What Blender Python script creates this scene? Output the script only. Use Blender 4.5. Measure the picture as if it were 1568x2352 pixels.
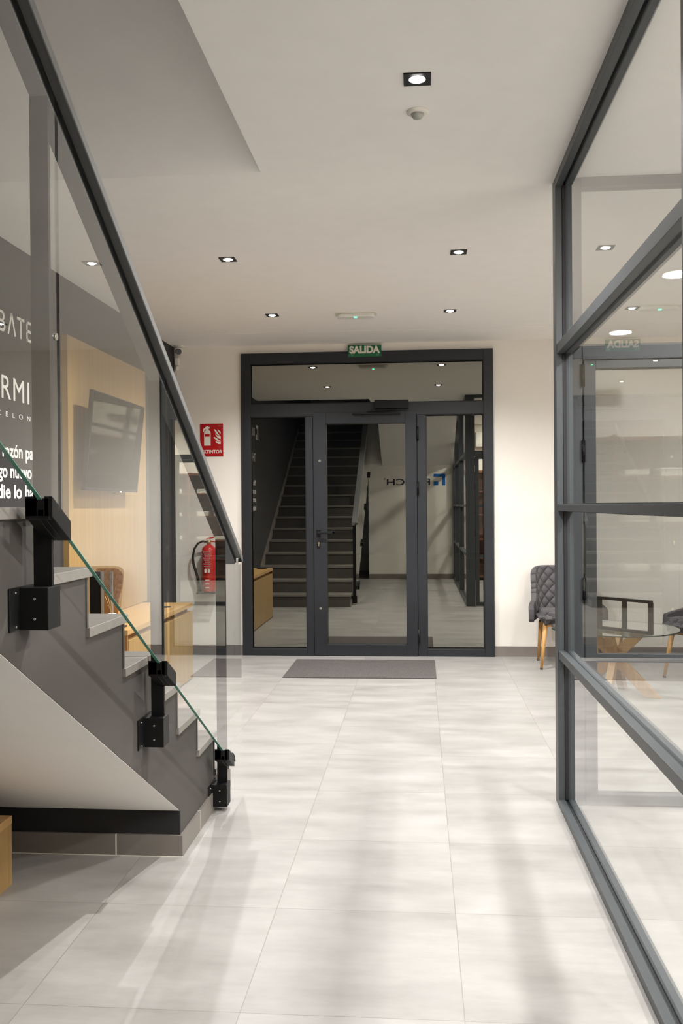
import bpy, bmesh, math, random
from mathutils import Vector, Matrix
random.seed(4)
S = bpy.context.scene
COL = S.collection
for o in list(bpy.data.objects):
    bpy.data.objects.remove(o)

# ------------------------------------------------------------------ camera
FPX = 2121.0
YAW, PITCH, ROLL = 8.448e-2, -7.24e-3, -7.68e-3
H = 1.375
cam_d = bpy.data.cameras.new('camera')
cam = bpy.data.objects.new('camera', cam_d)
COL.objects.link(cam)
cy, sy, cp, sp, cr, sr = math.cos(YAW), math.sin(YAW), math.cos(PITCH), math.sin(PITCH), math.cos(ROLL), math.sin(ROLL)
fw = Vector((-sy * cp, cy * cp, sp))
rt = Vector((cy, sy, 0))
up = rt.cross(fw)
r2 = cr * rt + sr * up
u2 = -sr * rt + cr * up
M = Matrix((r2, u2, -fw)).transposed().to_4x4()
M.translation = Vector((0, 0, H))
cam.matrix_world = M
cam_d.sensor_fit = 'VERTICAL'
cam_d.sensor_height = 36.0
cam_d.lens = 36.0 * FPX / 2352.0
cam_d.clip_start = 0.02
cam_d.clip_end = 200
S.camera = cam

# ------------------------------------------------------------------ world, exposure
W = bpy.data.worlds.new('night')
S.world = W
W.use_nodes = True
W.node_tree.nodes['Background'].inputs[0].default_value = (0.010, 0.012, 0.02, 1)
W.node_tree.nodes['Background'].inputs[1].default_value = 0.3
S.view_settings.view_transform = 'Standard'
S.view_settings.look = 'None'
S.view_settings.gamma = 1
S.view_settings.use_curve_mapping = False
S.view_settings.exposure = 0.48
S.cycles.max_bounces = 14
S.cycles.diffuse_bounces = 10
S.cycles.glossy_bounces = 6
S.cycles.transparent_max_bounces = 32
S.cycles.sample_clamp_indirect = 6.0
S.cycles.caustics_reflective = False
S.cycles.caustics_refractive = False

SPOT_W = 136.0        # black square downlights
ROUND_W = 62.0       # round office lights
LIGHT_COL = (1.0, 0.985, 0.965)

# ------------------------------------------------------------------ materials
def lin(c):
    return tuple(((v / 255) / 12.92 if v / 255 <= 0.04045 else ((v / 255 + 0.055) / 1.055) ** 2.4) for v in c) + (1,)

MATS = {}
def mat(name, rgb, rough=0.5, metal=0.0, spec=0.5, noise=0.0, nscale=8.0, stretch=(1, 1, 1), bump=0.0, bscale=60.0, coat=0.0):
    m = bpy.data.materials.new(name)
    m.use_nodes = True
    nt = m.node_tree
    b = nt.nodes['Principled BSDF']
    b.inputs['Roughness'].default_value = rough
    b.inputs['Metallic'].default_value = metal
    b.inputs['Specular IOR Level'].default_value = spec
    b.inputs['Coat Weight'].default_value = coat
    c = lin(rgb)
    tc = nt.nodes.new('ShaderNodeTexCoord')
    mp = nt.nodes.new('ShaderNodeMapping')
    mp.inputs['Scale'].default_value = stretch
    nt.links.new(tc.outputs['Object'], mp.inputs['Vector'])
    n = nt.nodes.new('ShaderNodeTexNoise')
    n.inputs['Scale'].default_value = nscale
    n.inputs['Detail'].default_value = 5
    nt.links.new(mp.outputs[0], n.inputs['Vector'])
    r = nt.nodes.new('ShaderNodeValToRGB')
    k = max(noise, 0.012)
    r.color_ramp.elements[0].position = 0.3
    r.color_ramp.elements[1].position = 0.7
    r.color_ramp.elements[0].color = (c[0] * (1 - k), c[1] * (1 - k), c[2] * (1 - k), 1)
    r.color_ramp.elements[1].color = (min(c[0] * (1 + k), 1), min(c[1] * (1 + k), 1), min(c[2] * (1 + k), 1), 1)
    nt.links.new(n.outputs['Fac'], r.inputs[0])
    nt.links.new(r.outputs[0], b.inputs['Base Color'])
    if bump:
        n2 = nt.nodes.new('ShaderNodeTexNoise')
        n2.inputs['Scale'].default_value = bscale
        nt.links.new(mp.outputs[0], n2.inputs['Vector'])
        bp = nt.nodes.new('ShaderNodeBump')
        bp.inputs['Strength'].default_value = bump
        bp.inputs['Distance'].default_value = 0.002
        nt.links.new(n2.outputs['Fac'], bp.inputs['Height'])
        nt.links.new(bp.outputs[0], b.inputs['Normal'])
    MATS[name] = m
    return m

def emit(name, rgb, strength):
    m = bpy.data.materials.new(name)
    m.use_nodes = True
    nt = m.node_tree
    nt.nodes.clear()
    e = nt.nodes.new('ShaderNodeEmission')
    e.inputs[0].default_value = tuple(rgb) + (1,)
    e.inputs[1].default_value = strength
    o = nt.nodes.new('ShaderNodeOutputMaterial')
    nt.links.new(e.outputs[0], o.inputs[0])
    MATS[name] = m
    return m

def pane(name, tint, f0, refl=(1, 1, 1), back=1.0, grazing=1.0):
    """thin architectural glass: each front face reflects by Schlick's law, the rest passes straight through"""
    m = bpy.data.materials.new(name)
    m.use_nodes = True
    nt = m.node_tree
    nt.nodes.clear()
    N = nt.nodes.new
    lw = N('ShaderNodeLayerWeight'); lw.inputs[0].default_value = 0.5
    pw = N('ShaderNodeMath'); pw.operation = 'POWER'; pw.inputs[1].default_value = 5
    nt.links.new(lw.outputs['Facing'], pw.inputs[0])
    r1 = N('ShaderNodeMath'); r1.operation = 'MULTIPLY_ADD'
    r1.inputs[1].default_value = grazing - f0; r1.inputs[2].default_value = f0
    nt.links.new(pw.outputs[0], r1.inputs[0])
    # two faces of the sheet together: 2R / (1 + R)
    a = N('ShaderNodeMath'); a.operation = 'MULTIPLY'; a.inputs[1].default_value = 2
    nt.links.new(r1.outputs[0], a.inputs[0])
    d = N('ShaderNodeMath'); d.operation = 'ADD'; d.inputs[1].default_value = 1
    nt.links.new(r1.outputs[0], d.inputs[0])
    q = N('ShaderNodeMath'); q.operation = 'DIVIDE'; q.use_clamp = True
    nt.links.new(a.outputs[0], q.inputs[0]); nt.links.new(d.outputs[0], q.inputs[1])
    g = N('ShaderNodeNewGeometry')
    inv = N('ShaderNodeMath'); inv.operation = 'SUBTRACT'; inv.inputs[0].default_value = 1
    nt.links.new(g.outputs['Backfacing'], inv.inputs[1])
    f = N('ShaderNodeMath'); f.operation = 'MULTIPLY'
    nt.links.new(q.outputs[0], f.inputs[0]); nt.links.new(inv.outputs[0], f.inputs[1])
    t = N('ShaderNodeBsdfTransparent'); t.inputs[0].default_value = tuple(tint) + (1,)
    gl = N('ShaderNodeBsdfGlossy'); gl.inputs['Roughness'].default_value = 0.0
    gl.inputs['Color'].default_value = tuple(refl) + (1,)
    mx = N('ShaderNodeMixShader')
    nt.links.new(f.outputs[0], mx.inputs[0]); nt.links.new(t.outputs[0], mx.inputs[1]); nt.links.new(gl.outputs[0], mx.inputs[2])
    o = N('ShaderNodeOutputMaterial')
    nt.links.new(mx.outputs[0], o.inputs[0])
    MATS[name] = m
    return m

def wood(name, rgb, dark=0.78, axis=2, rough=0.45, scale=1.0):
    m = bpy.data.materials.new(name)
    m.use_nodes = True
    nt = m.node_tree
    b = nt.nodes['Principled BSDF']
    b.inputs['Roughness'].default_value = rough
    tc = nt.nodes.new('ShaderNodeTexCoord')
    mp = nt.nodes.new('ShaderNodeMapping')
    s = [22 * scale, 22 * scale, 22 * scale]; s[axis] = 0.7 * scale
    mp.inputs['Scale'].default_value = s
    nt.links.new(tc.outputs['Object'], mp.inputs['Vector'])
    n = nt.nodes.new('ShaderNodeTexNoise')
    n.inputs['Scale'].default_value = 1.6; n.inputs['Detail'].default_value = 8; n.inputs['Roughness'].default_value = 0.65
    nt.links.new(mp.outputs[0], n.inputs['Vector'])
    r = nt.nodes.new('ShaderNodeValToRGB')
    c = lin(rgb)
    r.color_ramp.elements[0].position = 0.28; r.color_ramp.elements[1].position = 0.66
    r.color_ramp.elements[0].color = tuple(v * dark for v in c[:3]) + (1,)
    r.color_ramp.elements[1].color = c
    nt.links.new(n.outputs['Fac'], r.inputs[0])
    nt.links.new(r.outputs[0], b.inputs['Base Color'])
    MATS[name] = m
    return m

def tile_floor():
    m = bpy.data.materials.new('floor_tiles')
    m.use_nodes = True
    nt = m.node_tree
    b = nt.nodes['Principled BSDF']
    N = nt.nodes.new; L = nt.links.new
    tc = N('ShaderNodeTexCoord')
    mp = N('ShaderNodeMapping')
    mp.inputs['Location'].default_value = (-0.11, -2.464, 0)
    L(tc.outputs['Object'], mp.inputs['Vector'])
    bk = N('ShaderNodeTexBrick')
    bk.offset = 0.0; bk.squash = 1.0
    bk.inputs['Scale'].default_value = 1.0
    bk.inputs['Brick Width'].default_value = 0.606
    bk.inputs['Row Height'].default_value = 0.65
    bk.inputs['Mortar Size'].default_value = 0.0015
    bk.inputs['Mortar Smooth'].default_value = 0.2
    bk.inputs['Bias'].default_value = 0
    bk.inputs['Color1'].default_value = (0, 0, 0, 1)
    bk.inputs['Color2'].default_value = (1, 1, 1, 1)
    bk.inputs['Mortar'].default_value = (0.5, 0.5, 0.5, 1)
    L(mp.outputs[0], bk.inputs['Vector'])
    # per tile offset of the cloudiness
    off = N('ShaderNodeVectorMath'); off.operation = 'SCALE'; off.inputs['Scale'].default_value = 7.0
    L(bk.outputs['Color'], off.inputs[0])
    add = N('ShaderNodeVectorMath'); add.operation = 'ADD'
    mp2 = N('ShaderNodeMapping'); mp2.inputs['Scale'].default_value = (1.0, 2.6, 1)
    L(tc.outputs['Object'], mp2.inputs['Vector'])
    L(mp2.outputs[0], add.inputs[0]); L(off.outputs[0], add.inputs[1])
    n1 = N('ShaderNodeTexNoise'); n1.inputs['Scale'].default_value = 2.2; n1.inputs['Detail'].default_value = 7; n1.inputs['Roughness'].default_value = 0.62
    L(add.outputs[0], n1.inputs['Vector'])
    mp3 = N('ShaderNodeMapping'); mp3.inputs['Scale'].default_value = (3.0, 26, 1)
    L(tc.outputs['Object'], mp3.inputs['Vector'])
    n2 = N('ShaderNodeTexNoise'); n2.inputs['Scale'].default_value = 1.5; n2.inputs['Detail'].default_value = 6
    L(mp3.outputs[0], n2.inputs['Vector'])
    mixn = N('ShaderNodeMath'); mixn.operation = 'MULTIPLY_ADD'; mixn.inputs[1].default_value = 0.12
    L(n2.outputs['Fac'], mixn.inputs[0]); L(n1.outputs['Fac'], mixn.inputs[2])
    r = N('ShaderNodeValToRGB')
    r.color_ramp.elements[0].position = 0.36; r.color_ramp.elements[1].position = 0.78
    r.color_ramp.elements[0].color = lin((142, 139, 135))
    r.color_ramp.elements[1].color = lin((166, 163, 160))
    L(mixn.outputs[0], r.inputs[0])
    mx = N('ShaderNodeMix'); mx.data_type = 'RGBA'
    L(bk.outputs['Fac'], mx.inputs[0])
    L(r.outputs[0], mx.inputs[6]); mx.inputs[7].default_value = lin((132, 126, 118))
    L(mx.outputs[2], b.inputs['Base Color'])
    rr = N('ShaderNodeMapRange'); rr.inputs['To Min'].default_value = 0.33; rr.inputs['To Max'].default_value = 0.52
    L(n1.outputs['Fac'], rr.inputs['Value']); L(rr.outputs[0], b.inputs['Roughness'])
    bp = N('ShaderNodeBump'); bp.inputs['Strength'].default_value = 0.25; bp.inputs['Distance'].default_value = 0.001; bp.invert = True
    L(bk.outputs['Fac'], bp.inputs['Height']); L(bp.outputs[0], b.inputs['Normal'])
    MATS['floor'] = m
    return m

def quilt(name, rgb, k=30.0, strength=0.9):
    m = bpy.data.materials.new(name)
    m.use_nodes = True
    nt = m.node_tree
    b = nt.nodes['Principled BSDF']
    N = nt.nodes.new; L = nt.links.new
    b.inputs['Roughness'].default_value = 0.75
    b.inputs['Sheen Weight'].default_value = 0.2
    b.inputs['Sheen Roughness'].default_value = 0.4
    tc = N('ShaderNodeTexCoord'); sx = N('ShaderNodeSeparateXYZ')
    L(tc.outputs['UV'], sx.inputs[0])
    hs = []
    for sgn in (1, -1):
        a = N('ShaderNodeMath'); a.operation = 'MULTIPLY_ADD'; a.inputs[1].default_value = sgn
        L(sx.outputs[1], a.inputs[0]); L(sx.outputs[0], a.inputs[2])
        mul = N('ShaderNodeMath'); mul.operation = 'MULTIPLY'; mul.inputs[1].default_value = k
        L(a.outputs[0], mul.inputs[0])
        s = N('ShaderNodeMath'); s.operation = 'SINE'; L(mul.outputs[0], s.inputs[0])
        ab = N('ShaderNodeMath'); ab.operation = 'ABSOLUTE'; L(s.outputs[0], ab.inputs[0])
        hs.append(ab)
    mn = N('ShaderNodeMath'); mn.operation = 'MULTIPLY'
    L(hs[0].outputs[0], mn.inputs[0]); L(hs[1].outputs[0], mn.inputs[1])
    rt_ = N('ShaderNodeMath'); rt_.operation = 'POWER'; rt_.inputs[1].default_value = 0.5
    L(mn.outputs[0], rt_.inputs[0])
    bp = N('ShaderNodeBump'); bp.inputs['Strength'].default_value = strength; bp.inputs['Distance'].default_value = 0.02
    L(rt_.outputs[0], bp.inputs['Height']); L(bp.outputs[0], b.inputs['Normal'])
    r = N('ShaderNodeValToRGB')
    c = lin(rgb)
    r.color_ramp.elements[0].position = 0.05; r.color_ramp.elements[1].position = 0.5
    r.color_ramp.elements[0].color = tuple(v * 0.55 for v in c[:3]) + (1,)
    r.color_ramp.elements[1].color = c
    L(rt_.outputs[0], r.inputs[0]); L(r.outputs[0], b.inputs['Base Color'])
    MATS[name] = m
    return m

tile_floor()
mat('ceiling_paint', (250, 248, 245), 0.9, noise=0.01, spec=0.2)
mat('wall_paint', (238, 233, 225), 0.85, noise=0.012, nscale=3, spec=0.2)
mat('shaft_paint', (196, 190, 183), 0.9, noise=0.01, spec=0.2)
mat('dark_wall', (62, 60, 60), 0.8, noise=0.02, nscale=3, spec=0.25)
mat('stair_paint', (76, 72, 69), 0.8, noise=0.02, nscale=4, spec=0.25)
mat('black_paint', (30, 29, 29), 0.85, noise=0.03)
mat('grey_tile', (128, 120, 114), 0.5, noise=0.08, nscale=5, stretch=(1, 3, 1))
mat('base_tile', (118, 112, 106), 0.5, noise=0.06, nscale=5)
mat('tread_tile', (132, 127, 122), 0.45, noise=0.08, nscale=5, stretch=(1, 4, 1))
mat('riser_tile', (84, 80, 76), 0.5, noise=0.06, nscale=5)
mat('grout', (215, 210, 200), 0.9)
mat('frame_metal', (66, 68, 72), 0.42, metal=0.0, spec=0.5, noise=0.03, nscale=200, bump=0.15, bscale=900)
mat('entrance_metal', (26, 29, 35), 0.5, noise=0.02, nscale=200, bump=0.1, bscale=900)
mat('partition_metal', (66, 70, 73), 0.38, noise=0.04, nscale=200, bump=0.2, bscale=900)
mat('gasket', (22, 22, 24), 0.6)
mat('black_steel', (11, 11, 12), 0.5, spec=0.3, noise=0.05)
mat('rail_steel', (100, 100, 100), 0.4, noise=0.02)
mat('screw', (215, 215, 210), 0.25, metal=0.9)
mat('steel', (190, 188, 180), 0.3, metal=0.9)
mat('matte_black', (7, 7, 8), 0.8, spec=0.2)
mat('brass', (190, 180, 130), 0.35, metal=0.7)
mat('glass_edge', (84, 140, 122), 0.15, spec=0.8, noise=0.2, nscale=6)
mat('glass_edge_table', (30, 50, 46), 0.15, spec=0.8)
mat('white_plastic', (228, 224, 216), 0.4)
mat('lens_black', (10, 10, 12), 0.1, coat=0.5)
mat('sensor_lens', (165, 165, 158), 0.4)
mat('tv_screen', (9, 9, 10), 0.03, spec=0.35)
mat('tv_shell', (24, 24, 25), 0.35)
mat('mat_fibre', (86, 81, 79), 0.95, noise=0.5, nscale=150, bump=0.6, bscale=500)
mat('sign_green', (8, 98, 62), 0.4)
mat('sign_red', (176, 6, 14), 0.4)
mat('sign_white', (226, 222, 208), 0.5)
mat('sign_faint', (150, 90, 80), 0.5)
mat('sign_faint_green', (120, 165, 140), 0.5)
mat('letter_white', (236, 234, 230), 0.5)
mat('letter_navy', (26, 26, 58), 0.5)
mat('logo_blue', (0, 104, 184), 0.5)
mat('ext_red', (190, 18, 22), 0.28, coat=0.3)
mat('rubber', (20, 20, 20), 0.5)
mat('paper', (238, 234, 224), 0.8)
mat('pavement', (70, 66, 60), 0.9, noise=0.15)
mat('brown_wall', (96, 72, 52), 0.9, noise=0.12, nscale=20)
mat('diffuser', (236, 236, 230), 0.35)
mat('grey_panel', (120, 118, 112), 0.4)
wood('oak', (170, 138, 88), 0.72, axis=2)
wood('oak_flat', (190, 152, 98), 0.82, axis=1)
wood('oak_dark', (150, 104, 56), 0.8, axis=2)
wood('beech', (206, 158, 96), 0.8, axis=2, scale=1.5)
wood('rustic', (200, 158, 112), 0.68, axis=2, scale=1.2)
wood('cabinet_brown', (122, 72, 44), 0.8, axis=0)
quilt('quilted_grey', (84, 81, 83), 34.0)
mat('grey_velvet', (74, 71, 73), 0.8)
pane('glass_stair', (0.97, 0.985, 0.975), 0.045)
pane('glass_partition', (0.97, 0.98, 0.975), 0.045)
pane('glass_entrance', (0.50, 0.50, 0.45), 0.16, refl=(1.0, 0.98, 0.87))
pane('glass_table', (0.90, 0.95, 0.93), 0.05)
pane('acrylic', (0.95, 0.95, 0.94), 0.035)
emit('lamp_glow', (1.0, 0.96, 0.93), 45)
emit('round_glow', (1.0, 0.95, 0.88), 38)
emit('green_led', (0.05, 1.0, 0.35), 6)
emit('white_led', (0.8, 0.9, 1.0), 8)

# ------------------------------------------------------------------ mesh builder
class MB:
    def __init__(s):
        s.b = bmesh.new()
    def box(s, x0, x1, y0, y1, z0, z1):
        x0, x1 = min(x0, x1), max(x0, x1); y0, y1 = min(y0, y1), max(y0, y1); z0, z1 = min(z0, z1), max(z0, z1)
        v = [s.b.verts.new(p) for p in ((x0, y0, z0), (x1, y0, z0), (x1, y1, z0), (x0, y1, z0), (x0, y0, z1), (x1, y0, z1), (x1, y1, z1), (x0, y1, z1))]
        for f in ((3, 2, 1, 0), (4, 5, 6, 7), (0, 1, 5, 4), (1, 2, 6, 5), (2, 3, 7, 6), (3, 0, 4, 7)):
            s.b.faces.new([v[i] for i in f])
        return s
    def prism(s, pts, ax, a, b):
        """polygon pts (2d) extruded along axis ax from a to b"""
        def P(p, t):
            if ax == 'x': return (t, p[0], p[1])
            if ax == 'y': return (p[0], t, p[1])
            return (p[0], p[1], t)
        A = [s.b.verts.new(P(p, a)) for p in pts]
        B = [s.b.verts.new(P(p, b)) for p in pts]
        n = len(pts)
        fs = [s.b.faces.new(A), s.b.faces.new(B[::-1])]
        for i in range(n):
            fs.append(s.b.faces.new([A[i], B[i], B[(i + 1) % n], A[(i + 1) % n]]))
        bmesh.ops.recalc_face_normals(s.b, faces=fs)
        return s
    def bar(s, p0, p1, w, h, upv=(0, 0, 1)):
        p0, p1 = Vector(p0), Vector(p1)
        d = (p1 - p0).normalized()
        x = d.cross(Vector(upv)).normalized(); y = x.cross(d).normalized()
        c = [(-1, -1), (1, -1), (1, 1), (-1, 1)]
        A = [s.b.verts.new(p0 + x * w / 2 * i + y * h / 2 * j) for i, j in c]
        B = [s.b.verts.new(p1 + x * w / 2 * i + y * h / 2 * j) for i, j in c]
        fs = [s.b.faces.new(A[::-1]), s.b.faces.new(B)]
        for i in range(4):
            fs.append(s.b.faces.new([A[i], A[(i + 1) % 4], B[(i + 1) % 4], B[i]]))
        bmesh.ops.recalc_face_normals(s.b, faces=fs)
        return s
    def cone(s, p0, p1, r0, r1, n=24):
        p0, p1 = Vector(p0), Vector(p1)
        d = (p1 - p0).normalized()
        t = Vector((1, 0, 0)) if abs(d.x) < 0.9 else Vector((0, 1, 0))
        x = d.cross(t).normalized(); y = d.cross(x).normalized()
        A = [s.b.verts.new(p0 + (x * math.cos(2 * math.pi * i / n) + y * math.sin(2 * math.pi * i / n)) * r0) for i in range(n)]
        B = [s.b.verts.new(p1 + (x * math.cos(2 * math.pi * i / n) + y * math.sin(2 * math.pi * i / n)) * r1) for i in range(n)]
        fs = [s.b.faces.new(A[::-1]), s.b.faces.new(B)]
        for i in range(n):
            f = s.b.faces.new([A[i], A[(i + 1) % n], B[(i + 1) % n], B[i]]); f.smooth = True; fs.append(f)
        bmesh.ops.recalc_face_normals(s.b, faces=fs)
        return s
    def lathe(s, prof, c=(0, 0, 0), n=32, axis='z'):
        c = Vector(c)
        rings = []
        for r, z in prof:
            ring = []
            for i in range(n):
                a = 2 * math.pi * i / n
                if axis == 'z': p = Vector((r * math.cos(a), r * math.sin(a), z))
                elif axis == 'y': p = Vector((r * math.cos(a), z, r * math.sin(a)))
                else: p = Vector((z, r * math.cos(a), r * math.sin(a)))
                ring.append(s.b.verts.new(c + p))
            rings.append(ring)
        fs = []
        for a, b in zip(rings, rings[1:]):
            for i in range(n):
                f = s.b.faces.new([a[i], a[(i + 1) % n], b[(i + 1) % n], b[i]]); f.smooth = True; fs.append(f)
        fs.append(s.b.faces.new(rings[0][::-1])); fs.append(s.b.faces.new(rings[-1]))
        bmesh.ops.recalc_face_normals(s.b, faces=fs)
        return s
    def tube(s, pts, r, n=10):
        pts = [Vector(p) for p in pts]
        rings = []
        prev = None
        for i, p in enumerate(pts):
            d = (pts[min(i + 1, len(pts) - 1)] - pts[max(i - 1, 0)]).normalized()
            t = prev if prev is not None else (Vector((0, 1, 0)) if abs(d.y) < 0.9 else Vector((1, 0, 0)))
            x = (t - d * t.dot(d)).normalized(); prev = x
            y = d.cross(x)
            rr = r[i] if isinstance(r, (list, tuple)) else r
            rings.append([s.b.verts.new(p + (x * math.cos(2 * math.pi * k / n) + y * math.sin(2 * math.pi * k / n)) * rr) for k in range(n)])
        fs = []
        for a, b in zip(rings, rings[1:]):
            for i in range(n):
                f = s.b.faces.new([a[i], a[(i + 1) % n], b[(i + 1) % n], b[i]]); f.smooth = True; fs.append(f)
        fs.append(s.b.faces.new(rings[0][::-1])); fs.append(s.b.faces.new(rings[-1]))
        bmesh.ops.recalc_face_normals(s.b, faces=fs)
        return s
    def rot(s, mtx):
        bmesh.ops.transform(s.b, matrix=mtx, verts=s.b.verts)
        return s
    def build(s, name, m, parent=None, label=None, cat=None, group=None, kind=None, bevel=0.0, seg=2):
        me = bpy.data.meshes.new(name)
        s.b.to_mesh(me); s.b.free()
        me.materials.append(MATS[m] if isinstance(m, str) else m)
        o = bpy.data.objects.new(name, me)
        COL.objects.link(o)
        if parent is not None:
            o.parent = parent
            # geometry is written in world space: move into the parent's frame
            me.transform(parent.matrix_basis.inverted() if parent.parent is None else (parent.parent.matrix_basis @ parent.matrix_basis).inverted())
        tag(o, label, cat, group, kind)
        if bevel:
            md = o.modifiers.new('bevel', 'BEVEL'); md.width = bevel; md.segments = seg; md.limit_method = 'ANGLE'
        return o

def tag(o, label=None, cat=None, group=None, kind=None):
    if label: o['label'] = label
    if cat: o['category'] = cat
    if group: o['group'] = group
    if kind: o['kind'] = kind
    return o

def thing(name, loc, label, cat, group=None, rz=0.0):
    e = bpy.data.objects.new(name, None)
    COL.objects.link(e)
    e.location = loc; e.rotation_euler = (0, 0, rz)
    e.matrix_basis = Matrix.Translation(Vector(loc)) @ Matrix.Rotation(rz, 4, 'Z')
    e.empty_display_size = 0.1
    return tag(e, label, cat, group)

def local(e):
    return e.matrix_basis.copy()

def struct(mb, name, m):
    return mb.build(name, m, kind='structure')

def dup(root, loc, label, rz=None):
    c = root.copy(); COL.objects.link(c)
    c.location = loc
    if rz is not None: c.rotation_euler = (0, 0, rz)
    c['label'] = label
    for ch in root.children:
        d = ch.copy(); COL.objects.link(d); d.parent = c
        for g in ch.children:
            k = g.copy(); COL.objects.link(k); k.parent = d
    return c

def text_mesh(name, body, size, m, world, parent=None, bold=0.0, width=None, depth=0.001, spacing=1.0, align='LEFT', **kw):
    cu = bpy.data.curves.new(name, 'FONT')
    cu.body = body; cu.size = size; cu.extrude = depth; cu.offset = bold; cu.space_character = spacing
    cu.align_x = align
    to = bpy.data.objects.new(name, cu)
    COL.objects.link(to)
    dg = bpy.context.evaluated_depsgraph_get()
    dg.update()
    me = bpy.data.meshes.new_from_object(to.evaluated_get(dg))
    bpy.data.objects.remove(to)
    if width:
        xs = [v.co.x for v in me.vertices]
        f = width / (max(xs) - min(xs))
        x0 = min(xs)
        for v in me.vertices: v.co.x = (v.co.x - x0) * f
    me.transform(world)
    me.materials.clear(); me.materials.append(MATS[m])
    o = bpy.data.objects.new(name, me)
    COL.objects.link(o)
    if parent is not None:
        o.parent = parent
        me.transform(parent.matrix_basis.inverted())
    tag(o, kw.get('label'), kw.get('cat'), kw.get('group'), kw.get('kind'))
    return o

def frame(ox, xdir, ydir=(0, 0, 1)):
    """matrix placing text's x along xdir and its y along ydir at origin ox"""
    x = Vector(xdir).normalized(); y = Vector(ydir).normalized(); z = x.cross(y)
    Mx = Matrix((x, y, z)).transposed().to_4x4()
    Mx.translation = Vector(ox)
    return Mx

# ================================================================== ROOM
XL, XR = -2.26, 4.2          # left dark wall, right wall of office and waiting area
YE, YB = 8.42, -0.30         # entrance wall, rear wall
ZC = 2.85                    # ceiling
XS = -0.948                  # side plane of the staircase
OX, OY = -0.69, 4.05         # edges of the stairwell opening in the ceiling
XP0, XP1 = 0.62, 0.70        # glass partition along the hall
YP0, YP1 = 4.26, 4.34        # glass partition across (office front)
EX0, EX1, EZ = -1.63, 0.665, 2.775   # entrance opening

struct(MB().box(XL - 0.2, XR + 0.2, -2.4, YE + 0.25, -0.12, 0), 'floor', 'floor')

c = MB()
c.box(XL - 0.2, XR + 0.2, OY, YE + 0.2, ZC, ZC + 0.12)
c.box(OX, XR + 0.2, 1.54, OY, ZC, ZC + 0.12)
c.box(XP0, XR + 0.2, YB - 0.2, 1.54, ZC, ZC + 0.12)
c.prism([(1.54, 2.85), (YB, 2.107), (YB, 2.227), (1.54, 2.97)], 'x', OX, XP0)
struct(c, 'ceiling', 'ceiling_paint')

w = MB()
w.box(XL - 0.2, EX0, YE, YE + 0.2, 0, ZC)
w.box(EX1, XR + 0.2, YE, YE + 0.2, 0, ZC)
w.box(EX0, EX1, YE, YE + 0.2, EZ, ZC)
struct(w, 'wall_entrance', 'wall_paint')
struct(MB().box(XL - 0.2, XL, -2.4, YE, 0, 6.8), 'wall_left', 'dark_wall')
struct(MB().box(XR, XR + 0.2, YB - 0.2, YE, 0, ZC), 'wall_right', 'wall_paint')
w = MB()
w.box(XS + 0.001, XP0, YB - 0.12, YB, 0, 2.107)
w.box(XP0, XR + 0.2, YB - 0.2, YB, 0, ZC)
struct(w, 'wall_rear', 'wall_paint')
w = MB()                                            # the shaft the stairs climb through
SLP = 0.575                                         # the stairwell ceiling climbs with the stairs
zt = ZC + SLP * (OY + 2.4)
w.prism([(OY, ZC + 0.0), (OY, ZC + 0.12), (-2.4, zt + 0.12), (-2.4, zt)], 'x', XL, OX)
w.prism([(1.54, 2.97), (OY - 0.01, 2.97), (-2.4, zt + 0.12), (-2.4, 2.227), (YB, 2.227)], 'x', OX, OX + 0.12)
w.box(XS + 0.001, OX, YB - 0.12, YB, 2.107, zt)
w.box(XL - 0.2, OX + 0.12, -2.6, -2.4, 0, zt + 0.12)
struct(w, 'wall_stairwell', 'ceiling_paint')

# joint line of the plasterboard strip at the entrance
struct(MB().box(XL, XR, 7.80, 7.803, ZC - 0.0012, ZC + 0.01), 'trim_1', 'ceiling_paint')

# baseboards
b = MB()
b.box(XL, EX0, YE - 0.012, YE, 0, 0.092)
b.box(EX1, XR, YE - 0.012, YE, 0, 0.092)
struct(b, 'baseboard_entrance', 'grey_tile')
struct(MB().box(XR - 0.012, XR, YB, YE, 0, 0.092), 'baseboard_right', 'grey_tile')
struct(MB().box(XS, XP0, YB, YB + 0.012, 0, 0.092), 'baseboard_rear', 'grey_tile')

# ------------------------------------------------------------------ outside, behind the entrance
struct(MB().box(-6, 6, YE + 0.25, 16, -0.14, -0.02), 'floor_pavement', 'pavement')
struct(MB().box(-6, 6, 12.0, 12.3, -0.02, 0.73), 'wall_street', 'brown_wall')

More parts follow.
